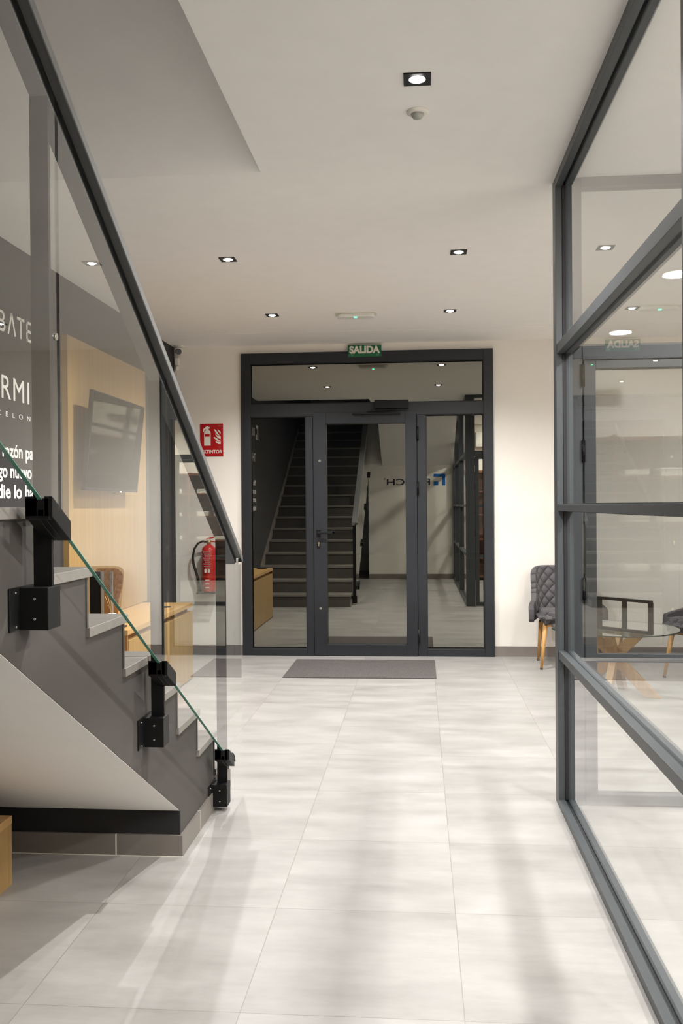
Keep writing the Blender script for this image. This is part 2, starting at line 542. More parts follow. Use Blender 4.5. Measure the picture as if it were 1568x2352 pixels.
# ================================================================== ENTRANCE
FY0, FY1 = 8.385, 8.475
ent = tag(bpy.data.objects.new('door_1', None), kind='structure')
COL.objects.link(ent)
ent.location = (-0.48, FY0, 0); ent.matrix_basis = Matrix.Translation((-0.48, FY0, 0))
f = MB()
f.box(EX0, -1.548, FY0, FY1, 0, EZ)
f.box(0.578, EX1, FY0, FY1, 0, EZ)
f.box(-1.548, 0.578, FY0, FY1, 2.680, EZ)
f.box(-1.548, 0.578, FY0, FY1, 2.19, 2.305)
f.box(-1.035, -0.968, FY0, FY1, 0.0, 2.19)
f.box(-0.020, 0.062, FY0, FY1, 0.0, 2.19)
f.box(-1.548, -1.035, FY0, FY1, 0.0, 0.062)
f.box(0.062, 0.578, FY0, FY1, 0.0, 0.066)
f.build('door_frame', 'entrance_metal', ent, bevel=0.003)
for x0, x1, z0, z1 in ((-1.548, 0.578, 2.305, 2.680), (-1.548, -1.035, 0.062, 2.19), (0.062, 0.578, 0.066, 2.19)):
    t = 0.006; g = MB()
    g.box(x0, x1, FY0 + 0.01, FY0 + 0.026, z0, z0 + t); g.box(x0, x1, FY0 + 0.01, FY0 + 0.026, z1 - t, z1)
    g.box(x0, x0 + t, FY0 + 0.01, FY0 + 0.026, z0 + t, z1 - t); g.box(x1 - t, x1, FY0 + 0.01, FY0 + 0.026, z0 + t, z1 - t)
    g.build('gasket', 'gasket', ent)
for x0, x1, z0, z1 in ((-1.548, 0.578, 2.305, 2.680), (-1.548, -1.035, 0.062, 2.19), (0.062, 0.578, 0.066, 2.19)):
    MB().box(x0, x1, FY0 + 0.055, FY0 + 0.061, z0, z1).build('glass_pane', 'glass_entrance', ent)
LY = FY0 - 0.008
lf = MB()
LX0, LX1, LZ0, LZ1 = -0.965, -0.023, 0.004, 2.222
GX0, GX1, GZ0, GZ1 = -0.848, -0.126, 0.104, 2.120
lf.box(LX0, GX0, LY, FY1 - 0.01, LZ0, LZ1); lf.box(GX1, LX1, LY, FY1 - 0.01, LZ0, LZ1)
lf.box(GX0, GX1, LY, FY1 - 0.01, LZ0, GZ0); lf.box(GX0, GX1, LY, FY1 - 0.01, GZ1, LZ1)
leaf = lf.build('door_leaf', 'entrance_metal', ent, bevel=0.002)
MB().box(GX0, GX1, FY0 + 0.055, FY0 + 0.061, GZ0, GZ1).build('glass_pane', 'glass_entrance', leaf)
h = MB()
h.box(-0.938, -0.900, LY - 0.010, LY + 0.002, 1.088, 1.158)
h.cone((-0.919, LY, 1.126), (-0.919, LY - 0.05, 1.126), 0.010, 0.010)
h.box(-0.929, -0.790, LY - 0.060, LY - 0.044, 1.116, 1.136)
h.build('door_handle', 'black_steel', leaf, bevel=0.003)
k = MB().box(-0.936, -0.904, LY - 0.006, LY + 0.002, 0.985, 1.05)
k.build('lock_plate', 'black_steel', leaf, bevel=0.004)
k = MB().cone((-0.919, LY - 0.004, 1.032), (-0.919, LY - 0.010, 1.032), 0.0085, 0.0085)
k.box(-0.9225, -0.9155, LY - 0.010, LY - 0.004, 1.005, 1.03)
k.build('lock_cylinder', 'brass', leaf)
for z in (1.782, 0.436):
    MB().cone((-0.906, LY + 0.001, z), (-0.906, LY - 0.004, z), 0.012, 0.012).build('screw_cap', 'steel', leaf)
for z in (2.02, 1.522, 0.187):
    MB().cone((-0.0145, LY - 0.008, z - 0.062), (-0.0145, LY - 0.008, z + 0.062), 0.0095, 0.0095).build('hinge', 'black_steel', ent)
cl = thing('door_closer', (-0.25, FY0, 2.25), 'black door closer box above the glass entrance door', 'door closer')
MB().box(-0.400, -0.094, FY0 - 0.065, FY0, 2.246, 2.322).build('closer_body', 'black_steel', cl, bevel=0.004)
MB().box(-0.602, -0.166, LY - 0.03, LY, 2.196, 2.212).build('slide_rail', 'black_steel', cl, bevel=0.002)
MB().bar((-0.2, FY0 - 0.04, 2.238), (-0.47, FY0 - 0.022, 2.226), 0.02, 0.008).build('closer_arm', 'black_steel', cl)

MB().box(-1.100, 0.122, 7.30, 8.15, 0.0, 0.009).build('door_mat', 'mat_fibre', label='dark grey speckled fibre mat on the floor before the entrance door', cat='doormat')

# SALIDA sign
sg = thing('exit_sign', (-0.488, 8.38, 2.725), 'green SALIDA exit sign above the entrance door frame', 'exit sign')
MB().box(-0.641, -0.336, 8.378, 8.384, 2.722, 2.829).build('sign_plate', 'sign_green', sg)
text_mesh('sign_text', 'SALIDA', 0.086, 'sign_white', frame((-0.627, 8.3775, 2.757), (1, 0, 0)), sg, bold=0.0042, width=0.278)
t = MB(); t.prism([(-0.632, 2.738), (-0.622, 2.746), (-0.617, 2.748), (-0.620, 2.735)], 'y', 8.3775, 8.3785)
for i in range(4):
    t.box(-0.612, -0.590 + 0.002 * (i % 2), 8.3775, 8.3785, 2.731 + i * 0.005, 2.7325 + i * 0.005)
    t.box(-0.377 + 0.002 * (i % 2), -0.355, 8.3775, 8.3785, 2.731 + i * 0.006, 2.733 + i * 0.006)
t.build('small_print', 'sign_faint_green', sg)

# EXTINTOR sign
sg = thing('fire_sign', (-1.912, 8.416, 1.837), 'red EXTINTOR sign with white extinguisher and flame symbols on the wall', 'safety sign')
SX0, SZ0, SW, SHH = -2.018, 1.838, 0.213, 0.300
MB().box(SX0, SX0 + SW, 8.412, 8.419, SZ0, SZ0 + SHH).build('sign_plate', 'sign_red', sg)
def sp(px, py):      # point on the plate from a 0..1 frame, origin top left
    return (SX0 + px * SW, SZ0 + (1 - py) * SHH)
t = MB()
Y0_, Y1_ = 8.4105, 8.4125
body = [(0.17, 0.67), (0.17, 0.27), (0.19, 0.23), (0.25, 0.19), (0.255, 0.165), (0.235, 0.165), (0.19, 0.20), (0.155, 0.25), (0.115, 0.25), (0.12, 0.19),
        (0.16, 0.14), (0.25, 0.095), (0.27, 0.075), (0.35, 0.075), (0.37, 0.10), (0.43, 0.105), (0.42, 0.14), (0.37, 0.155), (0.37, 0.19), (0.43, 0.225), (0.455, 0.26), (0.455, 0.67)]
t.prism([sp(*p) for p in body], 'y', Y0_, Y1_)
fl = [[(0.60, 0.165), (0.68, 0.185), (0.75, 0.25), (0.80, 0.32), (0.86, 0.355), (0.80, 0.36), (0.70, 0.31), (0.66, 0.25)],
      [(0.78, 0.145), (0.80, 0.19), (0.90, 0.25), (0.90, 0.31), (0.84, 0.28), (0.77, 0.20)],
      [(0.655, 0.295), (0.70, 0.34), (0.78, 0.375), (0.90, 0.39), (0.90, 0.48), (0.80, 0.45), (0.70, 0.38)],
      [(0.57, 0.425), (0.64, 0.41), (0.72, 0.44), (0.80, 0.49), (0.90, 0.51), (0.84, 0.535), (0.74, 0.53), (0.66, 0.47)],
      [(0.66, 0.53), (0.74, 0.56), (0.90, 0.555), (0.90, 0.63), (0.80, 0.625), (0.71, 0.59)]]
for q in fl:
    t.prism([sp(*p) for p in q], 'y', Y0_, Y1_)
t.build('symbol', 'sign_white', sg)
t = MB(); a0 = sp(0.205, 0.395); a1 = sp(0.415, 0.305)
t.box(a0[0], a1[0], 8.4095, 8.411, a0[1], a1[1]); t.build('symbol_label', 'sign_red', sg)
a0 = sp(0.045, 0.91)
text_mesh('sign_text', 'EXTINTOR', 0.045, 'sign_white', frame((a0[0], 8.4115, a0[1]), (1, 0, 0)), sg, bold=0.0010, width=0.195)
t = MB()
for i in range(3):
    a0 = sp(0.83, 0.045 + 0.02 * i); a1 = sp(0.96, 0.053 + 0.02 * i); t.box(a0[0], a1[0], 8.411, 8.4125, a0[1], a1[1])
    a0 = sp(0.77 + 0.02 * i, 0.70 + 0.025 * i); a1 = sp(0.91 - 0.01 * i, 0.71 + 0.025 * i); t.box(a0[0], a1[0], 8.411, 8.4125, a0[1], a1[1])
t.prism([sp(0.76, 0.08), sp(0.80, 0.06), sp(0.83, 0.035), sp(0.82, 0.075)], 'y', 8.411, 8.4125)
t.build('small_print', 'sign_faint', sg)

# fire extinguisher
ex = thing('fire_extinguisher', (-1.93, 8.33, 0.59), 'red fire extinguisher with black hose hung on the entrance wall', 'fire extinguisher')
MB().lathe([(0.0, 0.590), (0.060, 0.592), (0.068, 0.602), (0.068, 0.965), (0.062, 0.992), (0.042, 1.012), (0.020, 1.024), (0.018, 1.035), (0.0, 1.035)], (-1.928, 8.335, 0)).build('cylinder', 'ext_red', ex)
MB().lathe([(0.0, 1.03), (0.02, 1.03), (0.02, 1.065), (0.0, 1.065)], (-1.928, 8.335, 0)).build('valve', 'brass', ex)
MB().bar((-1.955, 8.335, 1.075), (-1.86, 8.335, 1.095), 0.024, 0.012).bar((-1.945, 8.335, 1.055), (-1.865, 8.335, 1.050), 0.02, 0.01).build('lever', 'ext_red', ex, bevel=0.002)
hp = [(-1.945, 8.335, 1.050), (-1.985, 8.335, 1.055), (-2.030, 8.335, 1.035), (-2.065, 8.337, 0.985), (-2.080, 8.340, 0.915), (-2.075, 8.342, 0.845), (-2.055, 8.345, 0.775), (-2.038, 8.348, 0.715), (-2.028, 8.350, 0.665)]
MB().tube(hp, [0.010] * 5 + [0.012] * 4).build('hose', 'rubber', ex)
MB().cone((-2.028, 8.350, 0.665), (-2.022, 8.350, 0.610), 0.015, 0.012).build('nozzle', 'rubber', ex)
MB().box(-2.035, -1.86, 8.27, 8.40, 0.575, 0.590).box(-2.035, -2.010, 8.33, 8.37, 0.575, 0.612).build('holder', 'black_steel', ex)
t = MB()
for i in range(9):
    zz = 0.955 - i * 0.018
    t.box(-1.965 + 0.006 * (i % 3), -1.900, 8.2655, 8.2685, zz, zz + 0.006)
t.box(-1.955, -1.935, 8.2655, 8.2685, 0.77, 0.80); t.box(-1.925, -1.905, 8.2655, 8.2685, 0.77, 0.80)
for i in range(3):
    t.box(-1.95, -1.91, 8.2655, 8.2685, 0.70 - i * 0.035, 0.708 - i * 0.035)
t.build('label_print', 'sign_white', ex)

# camera and motion detector in the corner
cc = thing('security_camera', (-2.205, 8.36, 2.85), 'white dome security camera under the ceiling corner', 'camera')
MB().cone((-2.195, 8.355, 2.850), (-2.195, 8.355, 2.838), 0.052, 0.050).build('mount', 'white_plastic', cc)
MB().lathe([(0.0, 2.768), (0.020, 2.771), (0.036, 2.784), (0.042, 2.806), (0.036, 2.828), (0.020, 2.839), (0.0, 2.840)], (-2.200, 8.345, 0)).build('housing', 'white_plastic', cc)
MB().cone((-2.196, 8.332, 2.800), (-2.183, 8.292, 2.787), 0.030, 0.026).build('lens', 'lens_black', cc)
dt = thing('motion_detector', (-2.225, 8.41, 2.63), 'small white motion detector on the wall below the dome camera', 'detector')
MB().box(-2.246, -2.208, 8.375, 8.42, 2.680, 2.752).build('body', 'white_plastic', dt, bevel=0.008, seg=3)
MB().lathe([(0.0, 2.632), (0.012, 2.634), (0.018, 2.645), (0.019, 2.676), (0.0, 2.678)], (-2.227, 8.395, 0)).build('lens_cover', 'white_plastic', dt)

# ================================================================== CEILING FITTINGS
def make_downlight(loc, label):
    x, y, z = loc
    e = thing('square_downlight', loc, label, 'ceiling light', 'black square downlights')
    p = MB()
    s_ = 0.047; n = 28; r = 0.029
    # square plate with a round hole
    outer = []; inner = []
    for i in range(n):
        a = 2 * math.pi * (i + 0.5) / n
        ca, sa = math.cos(a), math.sin(a)
        k_ = s_ / max(abs(ca), abs(sa))
        outer.append((ca * k_, sa * k_)); inner.append((ca * r, sa * r))
    for zz, flip in ((z - 0.004, False),):
        O = [p.b.verts.new((x + a, y + b_, zz)) for a, b_ in outer]
        I = [p.b.verts.new((x + a, y + b_, zz)) for a, b_ in inner]
        O2 = [p.b.verts.new((x + a, y + b_, z)) for a, b_ in outer]
        I2 = [p.b.verts.new((x + a * 0.9, y + b_ * 0.9, z + 0.03)) for a, b_ in inner]
        for i in range(n):
            j = (i + 1) % n
            p.b.faces.new([O[i], I[i], I[j], O[j]])
            p.b.faces.new([O[i], O[j], O2[j], O2[i]])
            p.b.faces.new([I[j], I[i], I2[i], I2[j]])
    p.build('bezel', 'black_steel', e)
    MB().lathe([(0.0, z - 0.010), (0.014, z - 0.009), (0.022, z - 0.005), (0.0265, z - 0.001), (0.0265, z + 0.001), (0.0, z + 0.001)], (x, y, 0)).build('bulb', 'lamp_glow', e)
    return e
def lamp_light(name, x, y, z, power, parent=None, ang=144, col=LIGHT_COL, size=0.014):
    l = bpy.data.lights.new(name, 'SPOT')
    l.energy = power; l.color = col; l.spot_size = math.radians(ang); l.spot_blend = 0.9; l.shadow_soft_size = size
    o = bpy.data.objects.new(name, l)
    COL.objects.link(o)
    o.location = (x, y, z)
    if parent is not None:
        o.parent = parent
        o.location = (x - parent.location.x, y - parent.location.y, z - parent.location.z)
    return o
spots = [(0.002, 3.220, 'black square downlight over the corridor, nearest the camera'),
         (-1.131, 5.451, 'black square downlight left of centre in the middle row'),
         (0.237, 5.444, 'black square downlight right of centre in the middle row'),
         (-1.125, 7.078, 'black square downlight left of the emergency light, far row'),
         (0.240, 7.083, 'black square downlight right of the emergency light, far row'),
         (1.609, 7.150, 'black square downlight above the waiting area seen through glass')]
proto = make_downlight((spots[0][0], spots[0][1], ZC), spots[0][2])
for i, (x, y, lb) in enumerate(spots):
    e = proto if i == 0 else dup(proto, (x, y, ZC), lb)
    lamp_light('lamp_light', x, y, ZC - 0.027, SPOT_W * (0.22 if x > 1 else 1.1 if y < 4 else 1.0))
for (x, y, lb) in ((2.98, 7.1, 'added black square downlight, out of view, at the far right of the waiting area ceiling'), (1.61, 5.45, 'added black square downlight, out of view, beyond the glass office door, waiting area side'), (2.98, 5.45, 'added black square downlight, out of view, toward the right wall on the waiting area side')):  # unseen downlights, added to give the waiting area more light
    e = dup(proto, (x, y, ZC), lb)
    o = lamp_light('lamp_light', x, y, ZC - 0.027, SPOT_W * (0.22 if x > 1 else 1.1 if y < 4 else 1.0))

def round_light(x, y, label):
    e = thing('round_downlight', (x, y, ZC), label, 'ceiling light', 'round office downlights')
    MB().lathe([(0.085, ZC - 0.004), (0.100, ZC - 0.006), (0.106, ZC - 0.001), (0.106, ZC), (0.085, ZC)], (x, y, 0)).build('ring', 'white_plastic', e)
    MB().cone((x, y, ZC - 0.0045), (x, y, ZC - 0.003), 0.092, 0.092, 36).build('diffuser_disc', 'round_glow', e)
    l = bpy.data.lights.new('round_light', 'AREA'); l.shape = 'DISK'; l.size = 0.18; l.energy = ROUND_W; l.color = (1.0, 0.985, 0.965)
    o = bpy.data.objects.new('round_light', l); COL.objects.link(o); o.location = (x, y, ZC - 0.012)
    return e
round_light(1.73, 0.47, 'round white office downlight nearest the rear wall')
round_light(1.66, 2.49, 'round white office downlight nearest the glass office door')
round_light(3.3, 0.47, 'round white office downlight far right, near the bookcase')
round_light(3.3, 2.49, 'round white office downlight far right, near the glass front')

sn = thing('ceiling_sensor', (0.002, 3.487, ZC), 'white round presence sensor behind the nearest square downlight', 'sensor')
MB().lathe([(0.0, ZC), (0.042, ZC), (0.041, ZC - 0.006), (0.030, ZC - 0.010), (0.0, ZC - 0.010)], (0.002, 3.487, 0)).build('base', 'white_plastic', sn)
MB().lathe([(0.0, ZC - 0.030), (0.008, ZC - 0.0295), (0.016, ZC - 0.026), (0.022, ZC - 0.018), (0.025, ZC - 0.009), (0.0, ZC - 0.009)], (0.002, 3.487, 0)).build('lens', 'sensor_lens', sn)

em = thing('emergency_light', (-0.479, 7.11, ZC), 'long white emergency light with green LED on the ceiling', 'emergency light')
def rrect(w_, h_, r_, cx, cyy, n=6):
    out = []
    for sx_, sy_, a0_ in ((1, 1, 0), (-1, 1, 90), (-1, -1, 180), (1, -1, 270)):
        for i in range(n + 1):
            a = math.radians(a0_ + 90 * i / n)
            out.append((cx + sx_ * (w_ / 2 - r_) + r_ * math.cos(a), cyy + sy_ * (h_ / 2 - r_) + r_ * math.sin(a)))
    return out
MB().prism(rrect(0.320, 0.135, 0.02, -0.479, 7.11), 'z', ZC - 0.006, ZC).build('flange', 'white_plastic', em)
MB().prism(rrect(0.285, 0.105, 0.04, -0.479, 7.11), 'z', ZC - 0.032, ZC - 0.006).build('cover', 'diffuser', em, bevel=0.006, seg=3)
MB().box(-0.492, -0.470, 7.065, 7.095, ZC - 0.0345, ZC - 0.031).build('indicator', 'green_led', em)

# ================================================================== STAIRCASE
RIS = 0.172
def ynose(k): return 4.805 - 0.32 * k
st = thing('staircase', (-1.6, 4.485, 0), 'grey tiled staircase with painted side and white underside, rising on the left', 'staircase')
NST = 17
TT = 0.028
def soff(y): return 0.198 + 0.562 * (3.525 - y)
pts = [(ynose(1) - 0.012, 0.0)]
for k in range(1, NST + 1):
    yk = ynose(k) - 0.012
    pts.append((yk, RIS * k - TT))
    pts.append((ynose(k + 1) - 0.012 if k < NST else -2.2, RIS * k - TT))
pts.append((-2.2, RIS * NST - 0.30))
pts.append((3.525 - (RIS * NST - 0.30 - 0.198) / 0.562, RIS * NST - 0.30))
pts.append((3.565, soff(3.565)))
pts.append((3.565, 0.0))
MB().prism(pts, 'x', XL + 0.002, XS).build('stair_body', 'stair_paint', st)
MB().prism([(-0.78, soff(-0.78) - 0.001), (3.557, soff(3.557) - 0.0005), (3.556, soff(3.556) - 0.0018), (-0.78, soff(-0.78) - 0.0018)], 'x', XL + 0.004, XS - 0.0015).build('soffit', 'ceiling_paint', st, label='white painted underside of the stairs')
MB().box(XL + 0.004, XS - 0.001, 3.557, 3.566, 0.0, soff(3.557) + 0.001).build('plinth_face', 'black_paint', st, label='black painted face closing the foot of the stairs')
for k in range(1, NST + 1):
    y0 = ynose(k) + 0.014; y1 = ynose(k + 1) - 0.012 if k < NST else -2.2
    MB().box(XL + 0.004, XS + 0.012, y1, y0, RIS * k - TT, RIS * k).build('tread', 'tread_tile', st, bevel=0.002)
for k in range(1, NST + 1):
    MB().box(XL + 0.004, XS + 0.004, ynose(k) - 0.013, ynose(k) - 0.001, RIS * (k - 1), RIS * k - TT).build('riser', 'riser_tile', st)
# skirting that climbs the wall
MB().prism([(ynose(1) + 0.02, 0.0), (ynose(1) + 0.02, 0.20), (ynose(16), RIS * 16 + 0.10), (ynose(16), RIS * 16)], 'x', XL + 0.001, XL + 0.014).build('skirting', 'grey_tile', st)
# tile baseboard round the foot
b = MB()
b.box(XL, -1.206, 3.546, 3.557, 0, 0.084)
b.box(-1.200, XS + 0.012, 3.546, 3.557, 0, 0.084)
b.box(XS + 0.001, XS + 0.012, 3.558, 3.84, 0, 0.084)
b.box(XS + 0.001, XS + 0.012, 3.845, 4.47, 0, 0.084)
b.build('baseboard', 'base_tile', st)
b = MB(); b.box(-1.2065, -1.1995, 3.5465, 3.557, 0, 0.084); b.box(XS + 0.001, XS + 0.0115, 3.8395, 3.8455, 0, 0.084); b.box(XL, XS + 0.013, 3.543, 3.548, 0, 0.0025)
b.build('grout_line', 'grout', st)

# ------------------------------------------------------------------ balustrade
bl = thing('balustrade', (-0.87, 4.3, 0), 'glass balustrade with black steel posts and handrail beside the stairs', 'balustrade')
GXC = -0.868; GT = 0.005
def gbot(y): return 1.376 - 0.566 * (y - 2.086)
def rtop(y): return 1.139 + 0.576 * (4.344 - y)
YN = -0.28
def glass(poly):
    o = MB().prism(poly, 'x', GXC - GT, GXC + GT).build('glass_panel', 'glass_stair', bl)
    return o
RT = 0.042
def rb(y): return rtop(y) - RT + 0.02
glass([(YN, gbot(YN)), (1.19, gbot(1.19)), (1.19, rb(1.19)), (YN, min(rb(YN), 3.7))])
glass([(1.205, gbot(1.205)), (2.150, gbot(2.150)), (2.150, rb(2.150)), (1.205, rb(1.205))])
glass([(2.168, gbot(2.168)), (3.095, gbot(3.095)), (3.095, rb(3.095)), (2.168, rb(2.168))])
glass([(3.122, gbot(3.122)), (4.15, gbot(4.15)), (4.15, 0.208), (4.40, 0.208), (4.40, 1.095), (4.345, 1.095), (4.340, rb(4.340)), (3.122, rb(3.122))])
# green cut edges
e_ = MB()
def edge(y0, z0, y1, z1):
    e_.bar((GXC, y0, z0 - 0.0008), (GXC, y1, z1 - 0.0008), 0.0100, 0.0016, upv=(0, 0, 1) if abs(y1 - y0) > abs(z1 - z0) else (0, 1, 0))
edge(YN, gbot(YN), 1.19, gbot(1.19)); edge(1.205, gbot(1.205), 2.150, gbot(2.150)); edge(2.168, gbot(2.168), 3.095, gbot(3.095)); edge(3.122, gbot(3.122), 4.15, gbot(4.15))
e_.build('glass_edge', 'glass_edge', bl)
# handrail: flat box section carrying the glass
hr = MB()
x0, x1 = -0.925, -0.841
def band(xa, xb, lo, hi, ya=YN, yb=4.344):
    hr.prism([(ya, rtop(ya) - hi), (yb, rtop(yb) - hi), (yb, rtop(yb) - lo), (ya, rtop(ya) - lo)], 'x', xa, xb)
band(x0, GXC - 0.012, 0.0, RT)
band(-0.8465, x1, 0.0, 0.030)
band(GXC - 0.012, -0.8465, 0.0, 0.012)
hr.build('handrail', 'rail_steel', bl, bevel=0.0015)
gk = MB()
for s_ in (-1,):
    gk.prism([(YN, rtop(YN) - 0.036), (4.34, rtop(4.34) - 0.036), (4.34, rtop(4.34) - 0.015), (YN, rtop(YN) - 0.015)], 'x', GXC + s_ * 0.0055, GXC + s_ * 0.0115)
gk.build('gasket', 'gasket', bl)
MB().box(-0.8625, -0.8465, 4.336, 4.3445, rtop(4.344) - 0.030, rtop(4.344) - 0.012).build('slot_shade', 'gasket', bl)  # dark block standing in for the shade inside the open slot end
for (yp, yb_, zb, yc) in ((1.19, 1.14, 1.67, 1.09), (2.15, 2.105, 1.136, 2.052), (3.11, 3.070, 0.606, 3.002), (4.13, 4.083, 0.071, 3.978)):
    po = MB().box(-0.926, -0.881, yp, yp + 0.012, zb - 0.05, rtop(yp) - RT + 0.004).build('post', 'black_steel', bl)
    # lower bracket: plate on the stringer and a box round the post
    br = MB()
    br.box(XS, -0.872, yb_, yp + 0.03, zb - 0.050, zb + 0.050)
    br.box(XS, XS + 0.006, yb_ - 0.05, yb_ + 0.10, zb - 0.050, zb + 0.052)
    br.build('bracket', 'black_steel', po, bevel=0.002)
    for dz in (-0.024, 0.024):
        MB().cone((-0.905, yb_ + 0.001, zb + dz), (-0.905, yb_ - 0.0025, zb + dz), 0.0035, 0.003, 10).build('screw', 'screw', po)
    for dz in (-0.040, 0.040):
        MB().cone((XS + 0.005, yb_ - 0.022, zb + dz), (XS + 0.009, yb_ - 0.022, zb + dz), 0.003, 0.003, 10).build('screw', 'screw', po)
    # upper clamp gripping the lower glass edge, cut parallel to the slope
    zc = gbot(yc) + 0.006; L_ = 0.112
    def par(a, b, lo, hi): return [(a, zc + hi - 0.53 * (a - yc)), (b, zc + hi - 0.53 * (b - yc)), (b, zc + lo - 0.53 * (b - yc)), (a, zc + lo - 0.53 * (a - yc))]
    cm = MB()
    cm.prism(par(yc, yc + L_, -0.047, 0.0), 'x', GXC + 0.010, -0.838)
    cm.prism(par(yc, yc + L_, -0.047, 0.0), 'x', -0.903, GXC - 0.006)
    cm.prism(par(yc, yc + L_, -0.047, -0.030), 'x', GXC - 0.006, GXC + 0.010)
    cm.prism([(yc, zc - 0.004), (yc + 0.05, zc - 0.004 - 0.0265), (yc + 0.05, zc - 0.062), (yc, zc - 0.052)], 'x', -0.903, -0.846)
    cm.build('clamp', 'black_steel', po, bevel=0.0015)
    if yp == 2.15:
        MB().cone((GXC + 0.004, yp - 0.008 + 0.0, rtop(yp) - 0.62), (GXC + 0.009, yp - 0.008, rtop(yp) - 0.62), 0.0085, 0.008, 16).build('screw_cap', 'steel', po)
MB().tube([(-0.846, 4.085, 0.262), (-0.844, 4.105, 0.245), (-0.843, 4.110, 0.222)], 0.006, 8).build('stop_screw', 'black_steel', bl)

# ================================================================== GLASS PARTITION ALONG THE HALL
PM = 'partition_metal'
XG = 0.660
pt = tag(bpy.data.objects.new('window_1', None), kind='structure'); COL.objects.link(pt)
pt.location = (XG, 2.0, 0); pt.matrix_basis = Matrix.Translation((XG, 2.0, 0))
def hrail(mb, za, zb, ya, yb):
    """horizontal member: two fins with the glass groove between"""
    mb.box(XP0, XG - 0.010, ya, yb, za, zb); mb.box(XG + 0.010, XP1, ya, yb, za, zb)
    m_ = (za + zb) / 2
    mb.box(XG - 0.010, XG + 0.010, ya, yb, m_ - 0.008, m_ + 0.008)
MULL = [(-0.30, -0.22), (0.52, 0.60), (2.165, 2.245), (4.255, 4.335)]
for i, (ya, yb) in enumerate(MULL[:3]):
    MB().box(XP0, XP1, ya, yb, 0, ZC).build('upright', PM, pt, bevel=0.0015)
fr = MB()
# corner post: hall face, groove and ribs towards the camera
fr.box(XP0, 0.650, 4.255, 4.34, 0, ZC)
fr.box(0.650, 0.668, 4.275, 4.34, 0, ZC)
fr.box(0.668, 0.700, 4.255, 4.34, 0, ZC)
fr.box(0.674, 0.680, 4.251, 4.256, 0, ZC)
fr.build('upright', PM, pt, bevel=0.0015)
for i in range(3):
    ya, yb = MULL[i][1], MULL[i + 1][0]
    rl = MB(); rl.box(XP0, XG - 0.010, ya, yb, 0.0, 0.030); rl.box(XG + 0.010, XP1, ya, yb, 0.0, 0.034); rl.box(XG - 0.010, XG + 0.010, ya, yb, 0, 0.012)
    rl.build('rail', PM, pt, bevel=0.0015); rl = MB()
    rl.box(XP0, XG - 0.010, ya, yb, ZC - 0.040, ZC); rl.box(XG + 0.010, XP1, ya, yb, ZC - 0.036, ZC); rl.box(XG - 0.010, XG + 0.010, ya, yb, ZC - 0.012, ZC)
    rl.build('rail', PM, pt, bevel=0.0015)
for i in range(3):
    ya, yb = MULL[i][1], MULL[i + 1][0]
    for za, zb in ((2.050, 2.103), (1.338, 1.377), (0.668, 0.712)):
        tr = MB().box(XG - 0.006, XG + 0.006, ya, yb, za + 0.008, zb - 0.008)
        tr.box(XG + 0.006, XP1 - 0.004, ya, yb, za, zb)
        tr.box(XP0 + 0.004, XG - 0.006, ya, yb, za + 0.004, zb - 0.004)
        tr.build('transom', PM, pt, bevel=0.0015)
gk = MB()
for i in range(3):
    ya, yb = MULL[i][1], MULL[i + 1][0]
    for zz in (0.012, ZC - 0.014):
        gk.box(XG - 0.0095, XG - 0.0035, ya, yb, zz, zz + 0.002 if zz > 1 else zz + 0.012)
    gk.box(XG - 0.0095, XG + 0.0095, yb - 0.004, yb + 0.018 if i == 2 else yb, 0.03, ZC - 0.04)
gk.build('gasket', 'gasket', pt)
for i in range(3):
    ya, yb = MULL[i][1], MULL[i + 1][0]
    MB().box(XG - 0.003, XG + 0.003, ya - 0.0, yb, 0.012, ZC - 0.012).build('glass_pane', 'glass_partition', pt)

# ------------------------------------------------------------------ partition across with the office door
pa = tag(bpy.data.objects.new('window_2', None), kind='structure'); COL.objects.link(pa)
pa.location = (2.4, 4.3, 0); pa.matrix_basis = Matrix.Translation((2.4, 4.3, 0))
fr = MB()
fr.box(0.700, 0.738, YP0 + 0.005, YP1, 0, ZC).build('upright', PM, pa, bevel=0.0015)
for xa, xb in ((1.66, 1.71), (2.90, 2.95), (XR - 0.04, XR)):
    MB().box(xa, xb, YP0, YP1, 0, ZC).build('upright', PM, pa, bevel=0.0015)
MB().box(0.738, XR, YP0, YP1, ZC - 0.042, ZC).build('rail', PM, pa, bevel=0.0015)
MB().box(0.738, XR, YP0, YP1, 2.026, 2.095).build('rail', PM, pa, bevel=0.0015)
for xa, xb in ((1.71, 2.90), (2.95, XR - 0.04)):
    for za, zb, q_ in ((0, 0.045, 0), (0.652, 0.697, 0.01), (1.338, 1.377, 0.01)):
        MB().box(xa, xb, YP0 + q_, YP1 - q_, za, zb).build('rail', PM, pa, bevel=0.0015)
for xa, xb, za, zb in ((0.738, 1.66, 2.095, ZC - 0.042), (1.71, 2.90, 2.095, ZC - 0.042), (2.95, XR - 0.04, 2.095, ZC - 0.042), (1.71, 2.90, 0.045, 2.026), (2.95, XR - 0.04, 0.045, 2.026)):
    MB().box(xa, xb, 4.297, 4.303, za, zb).build('glass_pane', 'glass_partition', pa)
dl = tag(bpy.data.objects.new('door_2', None), kind='structure'); COL.objects.link(dl)
dl.location = (0.745, 4.29, 0); dl.matrix_basis = Matrix.Translation((0.745, 4.29, 0))
fr = MB()
fr.box(0.744, 0.797, 4.262, 4.322, 0.008, 2.022); fr.box(1.602, 1.655, 4.262, 4.322, 0.008, 2.022)
fr.box(0.797, 1.602, 4.262, 4.322, 1.985, 2.022); fr.box(0.797, 1.602, 4.262, 4.322, 0.008, 0.055)
fr.build('door_leaf', PM, dl, bevel=0.002)
